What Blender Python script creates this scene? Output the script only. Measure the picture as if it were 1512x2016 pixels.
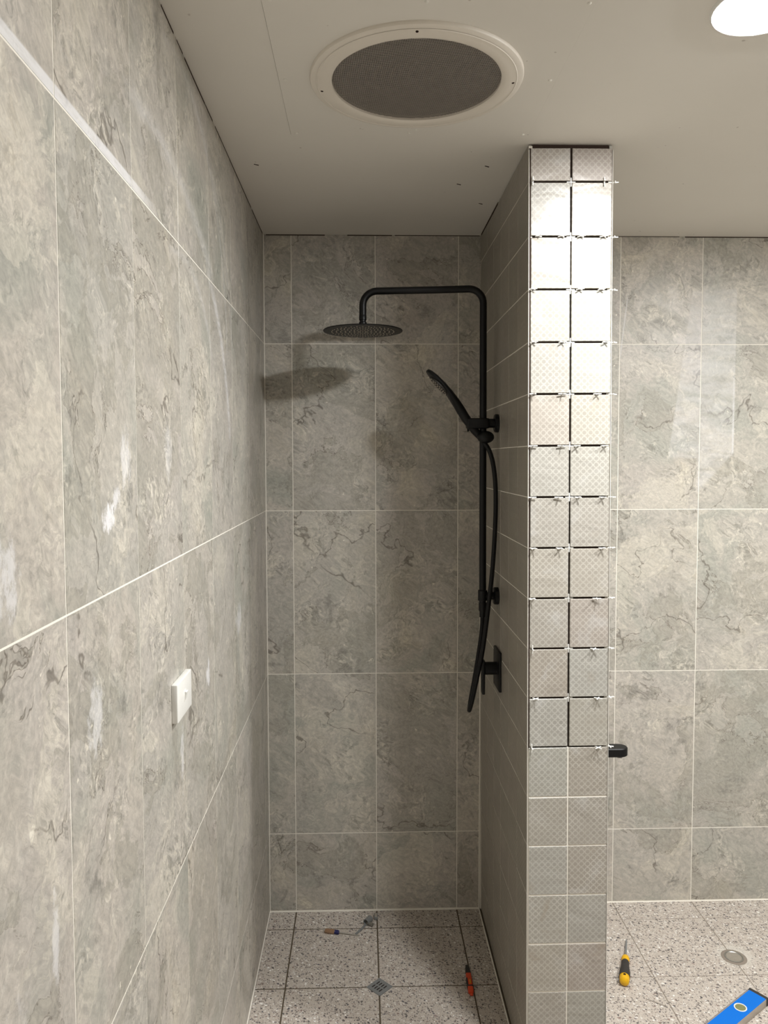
import bpy, bmesh, math, random
from mathutils import Vector, Matrix, Euler
random.seed(7)
for o in list(bpy.data.objects): bpy.data.objects.remove(o)
scene = bpy.context.scene
COL = scene.collection

# ------------------------------------------------------------------ camera, world, exposure
FPX = 1526.67
cd = bpy.data.cameras.new('camera'); cam = bpy.data.objects.new('camera', cd); COL.objects.link(cam)
yaw, pitch, roll = 0.02605, 0.05275, -0.00222
fw = Vector((math.sin(yaw), math.cos(yaw), 0)); rt = Vector((math.cos(yaw), -math.sin(yaw), 0)); up = Vector((0, 0, 1))
f2 = fw*math.cos(pitch) - up*math.sin(pitch); u2 = up*math.cos(pitch) + fw*math.sin(pitch)
r3 = rt*math.cos(roll) + u2*math.sin(roll); u3 = u2*math.cos(roll) - rt*math.sin(roll)
M = Matrix((( r3.x, u3.x, -f2.x, 0.3534), (r3.y, u3.y, -f2.y, -2.8208), (r3.z, u3.z, -f2.z, 1.6861), (0, 0, 0, 1)))
cam.matrix_world = M
cd.sensor_fit = 'VERTICAL'; cd.sensor_height = 36.0; cd.lens = FPX/2016*36.0
cd.shift_x = 1.36/2016; cd.shift_y = -22.47/2016
cd.clip_start = 0.02
scene.camera = cam
w = bpy.data.worlds.new('world'); scene.world = w; w.use_nodes = True
w.node_tree.nodes['Background'].inputs[0].default_value = (0, 0, 0, 1)
vs = scene.view_settings
vs.view_transform = 'Standard'; vs.look = 'None'; vs.gamma = 1.0; vs.exposure = 1.26; vs.use_curve_mapping = False

# place dimensions (metres): X right from the left wall, Y = 0 at the back wall (towards camera negative), Z up
H = 2.489           # ceiling
R1 = 1.5013; RH = 0.6013
ROWS = [R1+RH, R1, R1-RH, R1-2*RH]     # wall tile joints
XA, XD = 0.0991, 1.2879                # first vertical joints on the back wall (left / right room)
XL, XR, YF = 0.784, 1.000, -0.815      # dividing wall faces
ZM = 0.0155                            # main floor level (shower floor is 0)
RX, YB = 2.65, -4.3                    # rest of the room
LEAN = 0.0050
def leanx(z): return -LEAN*(z-1.3)
LIGHT_POS = [(1.070, -1.418), (1.085, -3.45), (2.05, -1.418)]
LIGHT_STRENGTH = [190.0, 42.0, 270.0]

# ------------------------------------------------------------------ helpers
def lin(r, g, b):
    f = lambda c: (c/255/12.92) if c/255 <= 0.04045 else ((c/255+0.055)/1.055)**2.4
    return (f(r), f(g), f(b), 1)
class G:
    """small node-graph writer"""
    def __init__(s, name):
        s.m = bpy.data.materials.new(name); s.m.use_nodes = True
        s.t = s.m.node_tree; s.b = s.t.nodes['Principled BSDF']
    def n(s, t, **k):
        x = s.t.nodes.new(t)
        for a, v in k.items(): setattr(x, a, v)
        return x
    def set(s, sock, v):
        if hasattr(v, 'is_linked') or isinstance(v, bpy.types.NodeSocket): s.t.links.new(v, sock)
        else: sock.default_value = v
    def math(s, op, a, b=0.0, c=0.0, clamp=False):
        x = s.n('ShaderNodeMath', operation=op, use_clamp=clamp)
        s.set(x.inputs[0], a); s.set(x.inputs[1], b); s.set(x.inputs[2], c)
        return x.outputs[0]
    def vmath(s, op, a, b=(0, 0, 0)):
        x = s.n('ShaderNodeVectorMath', operation=op); s.set(x.inputs[0], a); s.set(x.inputs[1], b); return x.outputs[0]
    def add(s, *a):
        r = a[0]
        for q in a[1:]: r = s.math('ADD', r, q)
        return r
    def mul(s, *a):
        r = a[0]
        for q in a[1:]: r = s.math('MULTIPLY', r, q)
        return r
    def sub(s, a, b): return s.math('SUBTRACT', a, b)
    def mx(s, *a):
        r = a[0]
        for q in a[1:]: r = s.math('MAXIMUM', r, q)
        return r
    def ab(s, a): return s.math('ABSOLUTE', a)
    def sst(s, x, a, b, lo=0.0, hi=1.0):
        q = s.n('ShaderNodeMapRange', interpolation_type='SMOOTHSTEP')
        if a > b: a, b, lo, hi = b, a, hi, lo
        s.set(q.inputs['Value'], x); q.inputs['From Min'].default_value = a; q.inputs['From Max'].default_value = b
        q.inputs['To Min'].default_value = lo; q.inputs['To Max'].default_value = hi
        return q.outputs[0]
    def noise(s, v, scale, detail=4, rough=0.5, dist=0.0):
        q = s.n('ShaderNodeTexNoise'); s.set(q.inputs['Vector'], v)
        q.inputs['Scale'].default_value = scale; q.inputs['Detail'].default_value = detail
        q.inputs['Roughness'].default_value = rough; q.inputs['Distortion'].default_value = dist
        return q.outputs[0]
    def ramp(s, v, stops):
        q = s.n('ShaderNodeValToRGB'); s.set(q.inputs[0], v); e = q.color_ramp.elements
        while len(e) < len(stops): e.new(0.5)
        for i, (p, c) in enumerate(stops): e[i].position = p; e[i].color = c
        return q.outputs[0]
    def mix(s, f, a, b, mode='MIX'):
        q = s.n('ShaderNodeMix', data_type='RGBA', blend_type=mode)
        s.set(q.inputs[0], f); s.set(q.inputs[6], a); s.set(q.inputs[7], b); return q.outputs[2]
    def grey(s, v):
        q = s.n('ShaderNodeCombineColor'); [s.set(q.inputs[i], v) for i in range(3)]; return q.outputs[0]
    def sep(s, v):
        q = s.n('ShaderNodeSeparateXYZ'); s.set(q.inputs[0], v); return q.outputs
    def comb(s, x, y, z):
        q = s.n('ShaderNodeCombineXYZ'); s.set(q.inputs[0], x); s.set(q.inputs[1], y); s.set(q.inputs[2], z); return q.outputs[0]
    def bump(s, h, strength, dist=0.01):
        q = s.n('ShaderNodeBump'); s.set(q.inputs['Height'], h); q.inputs['Strength'].default_value = strength
        q.inputs['Distance'].default_value = dist; s.t.links.new(q.outputs[0], s.b.inputs['Normal'])
    def out(s, col=None, rough=None, metal=None, spec=None):
        if col is not None: s.set(s.b.inputs['Base Color'], col)
        if rough is not None: s.set(s.b.inputs['Roughness'], rough)
        if metal is not None: s.b.inputs['Metallic'].default_value = metal
        if spec is not None: s.b.inputs['Specular IOR Level'].default_value = spec
        return s.m
    @property
    def obj(s): return s.n('ShaderNodeTexCoord').outputs['Object']
    @property
    def pos(s): return s.n('ShaderNodeNewGeometry').outputs['Position']
    @property
    def rnd(s): return s.n('ShaderNodeObjectInfo').outputs['Random']

def simple(name, rgb, rough=0.5, metal=0.0, var=0.06, nscale=60, spec=0.5, bump=0.0):
    g = G(name); n = g.noise(g.obj, nscale, 4, 0.6)
    c = g.mix(n, tuple(x*(1-var) for x in lin(*rgb)[:3])+(1,), tuple(min(1, x*(1+var)) for x in lin(*rgb)[:3])+(1,))
    if bump: g.bump(n, bump, 0.002)
    return g.out(c, rough, metal, spec)

# ------------------------------------------------------------------ materials
def circ3(p, q, r):
    (ax, ay), (bx, by), (cx, cy) = p, q, r
    d = 2*(ax*(by-cy)+bx*(cy-ay)+cx*(ay-by))
    ux = ((ax*ax+ay*ay)*(by-cy)+(bx*bx+by*by)*(cy-ay)+(cx*cx+cy*cy)*(ay-by))/d
    uy = ((ax*ax+ay*ay)*(cx-bx)+(bx*bx+by*by)*(ax-cx)+(cx*cx+cy*cy)*(bx-ax))/d
    return ux, uy, math.hypot(ax-ux, ay-uy)

def stone(name, pale_mask=None):
    g = G(name)
    rnd = g.rnd
    off = g.comb(g.mul(rnd, 97.0), g.mul(g.math('FRACT', g.mul(rnd, 17.0)), 61.0), g.mul(g.math('FRACT', g.mul(rnd, 53.0)), 83.0))
    P = g.vmath('ADD', g.obj, off)
    warp = g.noise(P, 5.0, 5, 0.6, 0.3)
    PW = g.vmath('ADD', P, g.comb(g.mul(g.sub(warp, 0.5), 0.16), 0.0, g.mul(g.sub(warp, 0.5), -0.12)))
    n1 = g.noise(PW, 3.4, 7, 0.58, 0.9)
    n2 = g.noise(g.vmath('ADD', PW, (5, 3, 9)), 6.5, 8, 0.66, 0.4)
    n3 = g.noise(PW, 95.0, 4, 0.70)
    big = g.noise(g.vmath('ADD', P, (2, 8, 1)), 1.7, 3, 0.5, 0.5)
    base = g.ramp(n1, [(0.28, lin(149, 150, 142)), (0.42, lin(164, 162, 154)), (0.52, lin(176, 170, 162)), (0.62, lin(184, 178, 168)), (0.74, lin(206, 200, 183))])
    base = g.mix(g.sst(big, 0.42, 0.60, 0, 0.6), base, lin(175, 169, 164))
    base = g.mix(g.mul(g.math('FRACT', g.mul(rnd, 7.3)), 0.35), base, lin(167, 167, 158))
    # broad clouds with one crisp edge
    cl = g.noise(g.vmath('ADD', PW, (4, 4, 4)), 3.3, 7, 0.66, 0.7)
    base = g.mix(g.mul(g.sst(cl, 0.535, 0.545), g.sst(cl, 0.70, 0.56), 0.5), base, lin(146, 143, 133))
    base = g.mix(g.mul(g.sst(cl, 0.425, 0.415), 0.45), base, lin(196, 191, 179))
    # crackled patches of fine worm texture
    worm = g.noise(g.vmath('ADD', PW, (1, 1, 4)), 30.0, 4, 0.66, 2.0)
    wm = g.sst(n2, 0.47, 0.64)
    base = g.mix(g.mul(wm, g.sst(worm, 0.47, 0.40), 0.55), base, lin(118, 117, 108))
    base = g.mix(g.mul(wm, g.sst(worm, 0.52, 0.60), 0.5), base, lin(212, 207, 194))
    # banded contours like cut agate
    band = g.math('SINE', g.mul(n1, 110.0))
    bm_ = g.mul(g.sst(n1, 0.55, 0.62), g.sst(big, 0.56, 0.46))
    base = g.mix(g.mul(bm_, g.sst(band, 0.2, 0.95), 0.30), base, lin(148, 139, 126))
    # thin ragged cracks
    ed = g.ab(g.sub(cl, 0.54))
    base = g.mix(g.mul(g.sst(ed, 0.006, 0.0), g.sst(g.noise(P, 4.0, 2, 0.5), 0.46, 0.58), 0.75), base, lin(98, 91, 82))
    ed2 = g.ab(g.sub(n2, 0.43))
    base = g.mix(g.mul(g.sst(ed2, 0.006, 0.0), g.sst(big, 0.48, 0.58), 0.5), base, lin(112, 104, 94))
    vn = g.noise(g.vmath('ADD', PW, (7, 2, 5)), 1.9, 5, 0.5, 0.3)
    vein = g.mul(g.sst(g.ab(g.sub(vn, 0.5)), 0.0042, 0.0004), g.sst(g.noise(P, 2.6, 2, 0.5), 0.47, 0.56))
    base = g.mix(g.mul(vein, 0.7), base, lin(96, 90, 82))
    # dark mossy smudges and pale flecks
    sm = g.noise(g.vmath('ADD', P, (3, 6, 2)), 8.0, 7, 0.74, 0.4)
    base = g.mix(g.mul(g.sst(sm, 0.57, 0.69), 0.58), base, lin(108, 107, 102))
    sm2 = g.noise(g.vmath('ADD', P, (6, 1, 8)), 7.0, 6, 0.74, 0.4)
    base = g.mix(g.mul(g.sst(sm2, 0.60, 0.72), 0.45), base, lin(214, 210, 200))
    fl = g.noise(g.vmath('ADD', P, (9, 9, 2)), 34.0, 3, 0.6)
    base = g.mix(g.mul(g.sst(fl, 0.70, 0.76), 0.7), base, lin(224, 219, 206))
    base = g.mix(0.30, base, g.ramp(n3, [(0.34, lin(104, 102, 98)), (0.66, lin(214, 210, 204))]), 'OVERLAY')
    gr = g.noise(g.vmath('ADD', P, (2, 5, 7)), 17.0, 5, 0.78, 0.3)
    base = g.mix(g.mul(g.sst(gr, 0.50, 0.36), g.sst(big, 0.35, 0.55, 0.1, 1.0), 0.15), base, lin(128, 126, 118))
    base = g.mix(g.mul(g.sst(gr, 0.53, 0.66), g.sst(n1, 0.40, 0.60, 0.15, 1.0), 0.17), base, lin(208, 205, 196))
    base = g.mix(1.0, base, (1.15, 1.15, 1.15, 1), 'MULTIPLY')
    rough = g.sst(n2, 0.3, 0.7, 0.30, 0.42)
    if pale_mask is not None:
        pale_fac = g.math('MINIMUM', pale_mask(g), 1.0)
        base = g.mix(pale_fac, base, lin(222, 221, 222)); rough = g.add(rough, g.mul(pale_fac, 0.25))
    g.bump(g.add(n3, g.mul(worm, 0.5)), 0.08, 0.002)
    return g.out(base, rough, 0, 0.45)

def pale_marks_left(g):  # white residue blotches, plus a paler band above one joint and paler arcs
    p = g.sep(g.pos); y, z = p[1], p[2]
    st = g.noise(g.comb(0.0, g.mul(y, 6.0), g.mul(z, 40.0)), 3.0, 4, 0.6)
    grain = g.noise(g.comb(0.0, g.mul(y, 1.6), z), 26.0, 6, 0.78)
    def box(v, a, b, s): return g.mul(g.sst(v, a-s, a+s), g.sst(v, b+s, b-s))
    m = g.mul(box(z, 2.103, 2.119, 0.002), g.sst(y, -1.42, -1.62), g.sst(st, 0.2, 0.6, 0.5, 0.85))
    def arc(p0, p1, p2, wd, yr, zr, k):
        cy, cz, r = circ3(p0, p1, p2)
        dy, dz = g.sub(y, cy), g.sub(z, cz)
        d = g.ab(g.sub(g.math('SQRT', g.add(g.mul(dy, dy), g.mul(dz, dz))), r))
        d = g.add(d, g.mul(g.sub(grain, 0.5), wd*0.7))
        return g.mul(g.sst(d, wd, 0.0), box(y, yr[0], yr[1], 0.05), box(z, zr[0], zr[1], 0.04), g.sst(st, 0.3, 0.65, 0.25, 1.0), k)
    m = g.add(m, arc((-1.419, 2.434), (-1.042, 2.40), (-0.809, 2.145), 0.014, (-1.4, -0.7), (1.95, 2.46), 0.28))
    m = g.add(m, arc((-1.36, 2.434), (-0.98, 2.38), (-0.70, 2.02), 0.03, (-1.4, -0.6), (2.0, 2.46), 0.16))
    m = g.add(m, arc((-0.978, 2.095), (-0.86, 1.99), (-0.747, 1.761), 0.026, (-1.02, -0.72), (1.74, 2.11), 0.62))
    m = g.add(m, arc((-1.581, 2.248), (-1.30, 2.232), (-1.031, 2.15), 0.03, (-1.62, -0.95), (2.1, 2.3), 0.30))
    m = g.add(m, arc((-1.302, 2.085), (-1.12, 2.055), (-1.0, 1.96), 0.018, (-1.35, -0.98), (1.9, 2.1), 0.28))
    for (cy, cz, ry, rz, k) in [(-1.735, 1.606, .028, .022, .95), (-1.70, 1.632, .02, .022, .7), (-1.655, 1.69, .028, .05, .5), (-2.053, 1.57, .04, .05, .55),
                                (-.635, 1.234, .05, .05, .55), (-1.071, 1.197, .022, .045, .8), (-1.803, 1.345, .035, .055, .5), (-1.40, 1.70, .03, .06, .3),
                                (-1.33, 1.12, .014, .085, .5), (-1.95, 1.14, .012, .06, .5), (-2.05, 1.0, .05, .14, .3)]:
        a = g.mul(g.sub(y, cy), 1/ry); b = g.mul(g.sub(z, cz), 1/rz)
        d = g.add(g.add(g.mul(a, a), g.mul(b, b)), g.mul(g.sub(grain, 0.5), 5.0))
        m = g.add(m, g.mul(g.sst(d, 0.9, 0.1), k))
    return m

def pale_patch_back(g):  # paler four-sided patch across several tiles and a thin slanted pale line
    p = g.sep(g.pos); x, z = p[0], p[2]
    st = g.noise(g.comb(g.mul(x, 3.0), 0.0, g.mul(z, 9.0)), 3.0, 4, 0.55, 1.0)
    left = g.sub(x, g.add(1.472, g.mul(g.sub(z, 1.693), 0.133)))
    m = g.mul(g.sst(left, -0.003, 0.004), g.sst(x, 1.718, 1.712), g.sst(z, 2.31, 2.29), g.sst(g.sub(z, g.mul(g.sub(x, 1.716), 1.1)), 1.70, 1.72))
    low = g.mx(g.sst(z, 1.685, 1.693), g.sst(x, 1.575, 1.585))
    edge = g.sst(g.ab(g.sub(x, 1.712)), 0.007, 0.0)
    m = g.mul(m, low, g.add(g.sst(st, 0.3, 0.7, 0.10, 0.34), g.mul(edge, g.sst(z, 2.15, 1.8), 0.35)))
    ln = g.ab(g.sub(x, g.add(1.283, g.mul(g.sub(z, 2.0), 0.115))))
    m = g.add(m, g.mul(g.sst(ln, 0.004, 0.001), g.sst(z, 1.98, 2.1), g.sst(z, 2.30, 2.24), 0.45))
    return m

def glazed(name, pale=True):
    g = G(name); rnd = g.rnd
    r2 = g.math('FRACT', g.mul(rnd, 13.7)); r3_ = g.math('FRACT', g.mul(rnd, 41.3))
    P = g.obj; s = g.sep(P)
    pt = 0.0166
    fx = g.sub(g.math('FRACT', g.add(g.math('DIVIDE', s[0], pt), 100.5)), 0.5)
    fz = g.sub(g.math('FRACT', g.add(g.math('DIVIDE', s[2], pt), 100.5)), 0.5)
    ax, az = g.ab(fx), g.ab(fz)
    r = g.math('SQRT', g.add(g.mul(fx, fx), g.mul(fz, fz)))
    ring = g.sst(g.ab(g.sub(r, 0.395)), 0.070, 0.030)
    mid1 = g.math('SQRT', g.add(g.math('POWER', g.sub(ax, 0.5), 2.0), g.mul(az, az)))
    mid2 = g.math('SQRT', g.add(g.math('POWER', g.sub(az, 0.5), 2.0), g.mul(ax, ax)))
    dots = g.sst(g.math('MINIMUM', mid1, mid2), 0.115, 0.07)
    light = g.mx(ring, dots)
    wash = g.noise(g.vmath('ADD', P, g.comb(g.mul(rnd, 50.0), 0.0, g.mul(rnd, 31.0))), 11.0, 4, 0.55, 0.8)
    if pale:
        a = g.ramp(rnd, [(0.0, lin(164, 155, 147)), (0.3, lin(167, 162, 151)), (0.55, lin(165, 163, 156)), (0.8, lin(160, 152, 141)), (1.0, lin(166, 165, 157))])
    else:
        a = g.ramp(rnd, [(0.0, lin(146, 139, 129)), (0.5, lin(154, 147, 135)), (1.0, lin(144, 139, 128))])
    b = g.mix(0.52, a, lin(214, 211, 203))
    fade = g.mul(g.sst(wash, 0.32, 0.62, 0.35, 1.0), g.add(0.6, g.mul(r2, 0.4)))
    if not pale: fade = g.mul(fade, 0.35)
    else: fade = g.mul(fade, 0.8)
    cx_, cz_ = g.sub(0.5, ax), g.sub(0.5, az)
    plus = g.mul(g.sst(g.math('MINIMUM', cx_, cz_), 0.10, 0.05), g.sst(g.mx(cx_, cz_), 0.30, 0.22))
    disc = g.sst(r, 0.31, 0.25)
    a = g.mix(g.mul(g.mx(plus, disc), 0.22), a, lin(120, 115, 108))
    c = g.mix(g.mul(light, fade), a, b)
    c = g.mix(g.mul(g.sst(wash, 0.55, 0.75), 0.35), c, lin(188, 187, 185) if pale else lin(170, 163, 152))
    c = g.mix(g.mul(g.sst(wash, 0.42, 0.25), g.mul(r3_, 0.4)), c, lin(152, 136, 116) if pale else lin(138, 126, 112))
    wave = g.noise(g.comb(g.add(g.mul(s[0], 0.7), g.mul(rnd, 20.0)), 0.0, g.add(g.mul(s[2], 1.5), g.mul(r2, 20.0))), 11.0, 2, 0.5, 0.7)
    g.bump(g.add(wave, g.mul(light, 0.006)), 0.26, 0.012)
    return g.out(c, 0.30, 0, 0.35)

def terrazzo(name):
    g = G(name); P = g.pos
    wob = g.noise(P, 120.0, 3, 0.6)
    PW = g.vmath('ADD', P, g.comb(g.mul(g.sub(wob, 0.5), 0.013), g.mul(g.sub(wob, 0.5), -0.011), 0.0))
    def chips(scale, thr0, thr1, offs):
        v = g.n('ShaderNodeTexVoronoi', voronoi_dimensions='2D'); g.set(v.inputs['Vector'], g.vmath('ADD', PW, offs)); v.inputs['Scale'].default_value = scale
        s = g.n('ShaderNodeSeparateColor'); g.set(s.inputs[0], v.outputs['Color'])
        lim = g.add(thr0, g.mul(s.outputs[1], thr1-thr0))
        m = g.sst(g.sub(v.outputs['Distance'], lim), 0.03, -0.03)
        col = g.ramp(s.outputs[0], [(0.0, lin(52, 50, 56)), (0.20, lin(74, 69, 70)), (0.36, lin(104, 96, 92)), (0.46, lin(66, 66, 80)), (0.56, lin(150, 138, 128)), (0.66, lin(206, 201, 194)), (0.82, lin(245, 243, 238)), (0.93, lin(130, 108, 100))])
        return m, col
    n = g.noise(P, 6.0, 4, 0.6)
    base = g.mix(n, lin(184, 174, 163), lin(200, 190, 179))
    m, c = chips(290.0, -0.05, 0.34, (3, 1, 0)); base = g.mix(g.mul(m, 0.55), base, c)
    m, c = chips(165.0, -0.04, 0.44, (0, 0, 0)); base = g.mix(g.mul(m, 0.9), base, c)
    m, c = chips(88.0, -0.26, 0.34, (7, 4, 0)); base = g.mix(g.mul(m, 0.92), base, c)
    p = g.sep(P)
    dx, dy = g.sub(p[0], 1.60), g.sub(p[1], -0.325)
    dd = g.add(g.math('SQRT', g.add(g.mul(dx, dx), g.mul(dy, dy))), g.mul(g.sub(wob, 0.5), 0.06))
    base = g.mix(g.mul(g.sst(dd, 0.075, 0.035), 0.7), base, lin(205, 200, 190))
    return g.out(base, g.sst(n, 0.3, 0.7, 0.42, 0.56), 0, 0.4)

def board(name, rgb):
    g = G(name); P = g.pos
    a = g.noise(P, 2.2, 5, 0.6, 0.3); f = g.noise(P, 180.0, 3, 0.6); sp = g.noise(P, 42.0, 2, 0.5)
    c = g.mix(a, lin(*(x-5 for x in rgb)), lin(*(x+4 for x in rgb)))
    c = g.mix(g.mul(g.sst(sp, 0.76, 0.80), 0.4), c, lin(120, 105, 90))
    g.bump(f, 0.05, 0.001)
    return g.out(c, 0.75, 0, 0.3)

MT = {}
MT['stone_back'] = stone('grey stone tile back', pale_patch_back)
MT['stone_plain'] = stone('grey stone tile')
MT['stone_left'] = stone('grey stone tile left', pale_marks_left)
MT['glazed'] = glazed('patterned glazed tile')
MT['glazed_side'] = glazed('darker glazed tile', False)  # same tile pattern, darker base and fainter rings, for the shower-side face
MT['terrazzo'] = terrazzo('terrazzo')
MT['grout'] = simple('pale grout', (236, 231, 220), 0.85, 0, 0.06, 90, 0.2, 0.2)
MT['grout_dark'] = simple('brown floor grout', (92, 82, 68), 0.9, 0, 0.08, 90, 0.2, 0.2)
MT['grout_mid'] = simple('grey floor grout', (138, 128, 117), 0.9, 0, 0.06, 90, 0.2, 0.2)
MT['adhesive'] = simple('dark tile adhesive', (66, 54, 48), 0.95, 0, 0.25, 200, 0.1, 0.6)
MT['board'] = board('ceiling board', (224, 220, 212))
MT['paint'] = board('wall paint', (172, 168, 160))
MT['white'] = simple('white plastic', (232, 231, 226), 0.35, 0, 0.02, 40)
MT['filler'] = simple('white filler', (228, 225, 216), 0.8, 0, 0.05, 200)
MT['cream'] = simple('cream moulded plastic', (226, 219, 208), 0.45, 0, 0.03, 30)
MT['trim'] = simple('white edge trim', (222, 219, 211), 0.45, 0, 0.05, 120)
MT['black'] = simple('matt black metal', (11, 11, 12), 0.42, 0.0, 0.15, 90, 0.3)
MT['rubber'] = simple('black hose', (10, 10, 11), 0.5, 0, 0.1, 120, 0.3)
MT['nozzle'] = simple('grey silicone nozzle', (180, 172, 158), 0.5, 0, 0.1, 200)
MT['dark'] = simple('dark duct', (46, 40, 35), 0.8, 0, 0.2, 20, 0.2)
MT['wire'] = simple('grey mesh wire', (172, 165, 156), 0.45, 0.3, 0.12, 40)
MT['steel'] = simple('brushed steel', (176, 174, 168), 0.34, 0.9, 0.1, 150)
MT['zinc'] = simple('dull zinc', (140, 142, 142), 0.45, 0.35, 0.2, 120)
MT['hole'] = simple('dark hole', (48, 34, 30), 0.9, 0, 0.1, 50, 0.1)
MT['yellow'] = simple('yellow plastic', (228, 176, 20), 0.4, 0, 0.18, 120)
MT['blackgrip'] = simple('black rubber grip', (50, 47, 44), 0.7, 0, 0.15, 150)
MT['blue'] = simple('blue painted aluminium', (0, 110, 210), 0.5, 0, 0.03, 60, 0.25)
MT['alu'] = simple('bare aluminium', (186, 178, 168), 0.4, 0.55, 0.12, 90)
MT['vial'] = simple('olive vial', (128, 130, 88), 0.15, 0, 0.2, 90)
MT['orange'] = simple('orange plastic', (214, 74, 36), 0.45, 0, 0.08, 90)
MT['brown'] = simple('brown translucent handle', (140, 110, 84), 0.3, 0, 0.15, 90)
MT['navy'] = simple('dark blue plastic', (26, 28, 84), 0.3, 0, 0.1, 90)
MT['gold'] = simple('yellow plastic insert', (206, 140, 30), 0.4, 0, 0.08, 90)
MT['putty'] = simple('grey plug', (146, 138, 126), 0.6, 0, 0.2, 90)
for i, st_ in enumerate(LIGHT_STRENGTH):
    g = G('lamp diffuser'); g.b.inputs['Emission Color'].default_value = (0.995, 1.0, 0.992, 1); g.b.inputs['Emission Strength'].default_value = st_
    MT['lamp%d' % i] = g.out((0.9, 0.9, 0.9, 1), 0.6)

# ------------------------------------------------------------------ object helpers
WLOC = {}
def link(name, data, parent=None, loc=(0, 0, 0), rot=(0, 0, 0)):
    o = bpy.data.objects.new(name, data); COL.objects.link(o)
    o.location = loc; o.rotation_euler = rot
    if parent is not None: o.parent = parent
    return o
def mesh(bm, name, mat, smooth=False):
    me = bpy.data.meshes.new(name); bmesh.ops.recalc_face_normals(bm, faces=bm.faces[:]); bm.to_mesh(me); bm.free()
    if mat: me.materials.append(MT[mat])
    if smooth:
        for p in me.polygons: p.use_smooth = True
        try: me.set_sharp_from_angle(angle=math.radians(38))
        except Exception: pass
    return me
def tag(o, label, cat, group=None, kind=None):
    o['label'] = label; o['category'] = cat
    if group: o['group'] = group
    if kind: o['kind'] = kind
    return o
def thing(name, base, label, cat, group=None):
    o = link(name, None, None, base); WLOC[o.name] = Vector(base); return tag(o, label, cat, group)
def part(name, bm, mat, parent=None, smooth=True, label=None):
    """bm is in world coordinates"""
    base = WLOC.get(parent.name, Vector()) if parent is not None else Vector()
    if base.length: bmesh.ops.translate(bm, verts=bm.verts[:], vec=-base)
    o = link(name, mesh(bm, name, mat, smooth), parent)
    WLOC[o.name] = base.copy()
    if label: o['label'] = label
    return o
def struct(name, bm, mat, label, cat):
    o = link(name, mesh(bm, name, mat)); tag(o, label, cat, None, 'structure'); WLOC[o.name] = Vector(); return o

def box(bm, x0, x1, y0, y1, z0, z1, bevel=0.0, seg=2):
    v = [bm.verts.new((x, y, z)) for x in (x0, x1) for y in (y0, y1) for z in (z0, z1)]
    fs = [bm.faces.new([v[i] for i in q]) for q in ((0, 1, 3, 2), (4, 6, 7, 5), (0, 4, 5, 1), (2, 3, 7, 6), (0, 2, 6, 4), (1, 5, 7, 3))]
    if bevel:
        es = list({e for f in fs for e in f.edges})
        bmesh.ops.bevel(bm, geom=es, offset=bevel, segments=seg, affect='EDGES', profile=0.5)
    return bm
def frame_of(d):
    d = d.normalized(); a = Vector((0, 0, 1)) if abs(d.z) < 0.9 else Vector((0, 1, 0))
    x = d.cross(a).normalized(); return x, x.cross(d).normalized()
def tube(bm, pts, rad, seg=16, cap=True):
    pts = [Vector(p) for p in pts]; rings = []
    n = len(pts); x = None
    for i, p in enumerate(pts):
        d = (pts[min(i+1, n-1)]-pts[max(i-1, 0)]).normalized()
        if x is None: x, y = frame_of(d)
        else:
            x = (x-d*x.dot(d)).normalized(); y = x.cross(d)
        r = rad[i] if isinstance(rad, (list, tuple)) else rad
        rings.append([bm.verts.new(p+(x*math.cos(t)+y*math.sin(t))*r) for t in [2*math.pi*k/seg for k in range(seg)]])
    for a, b in zip(rings, rings[1:]):
        for k in range(seg): bm.faces.new((a[k], a[(k+1) % seg], b[(k+1) % seg], b[k]))
    if cap: bm.faces.new(rings[0][::-1]); bm.faces.new(rings[-1])
    return bm
def lathe(bm, prof, origin=(0, 0, 0), axis=(0, 0, 1), seg=48, closed=False):
    """prof: list of (radius, height along axis)"""
    o = Vector(origin); d = Vector(axis).normalized(); x, y = frame_of(d); rings = []
    for r, h in prof:
        if r < 1e-6: rings.append([bm.verts.new(o+d*h)])
        else: rings.append([bm.verts.new(o+d*h+(x*math.cos(t)+y*math.sin(t))*r) for t in [2*math.pi*k/seg for k in range(seg)]])
    pairs = list(zip(rings, rings[1:]))
    if closed: pairs.append((rings[-1], rings[0]))
    for a, b in pairs:
        for k in range(seg):
            k2 = (k+1) % seg
            if len(a) == 1 and len(b) == 1: continue
            if len(a) == 1: bm.faces.new((a[0], b[k], b[k2]))
            elif len(b) == 1: bm.faces.new((a[k], a[k2], b[0]))
            else: bm.faces.new((a[k], a[k2], b[k2], b[k]))
    return bm
def arc_pts(c, a, b, r, n=10):
    """fillet points about c from direction a to b"""
    c, a, b = Vector(c), Vector(a).normalized(), Vector(b).normalized()
    return [c+(a*math.cos(t)+b*math.sin(t))*r for t in [math.pi/2*k/n for k in range(n+1)]]
def smooth_path(pts, n=8):
    P = [Vector(p) for p in pts]; P = [P[0]*2-P[1]]+P+[P[-1]*2-P[-2]]; out = []
    for i in range(1, len(P)-2):
        for k in range(n):
            t = k/n; a, b, c, d = P[i-1:i+3]
            out.append(0.5*((2*b)+(c-a)*t+(2*a-5*b+4*c-d)*t*t+(3*b-a-3*c+d)*t**3))
    return out+[P[-2]]
TM = {}
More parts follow.
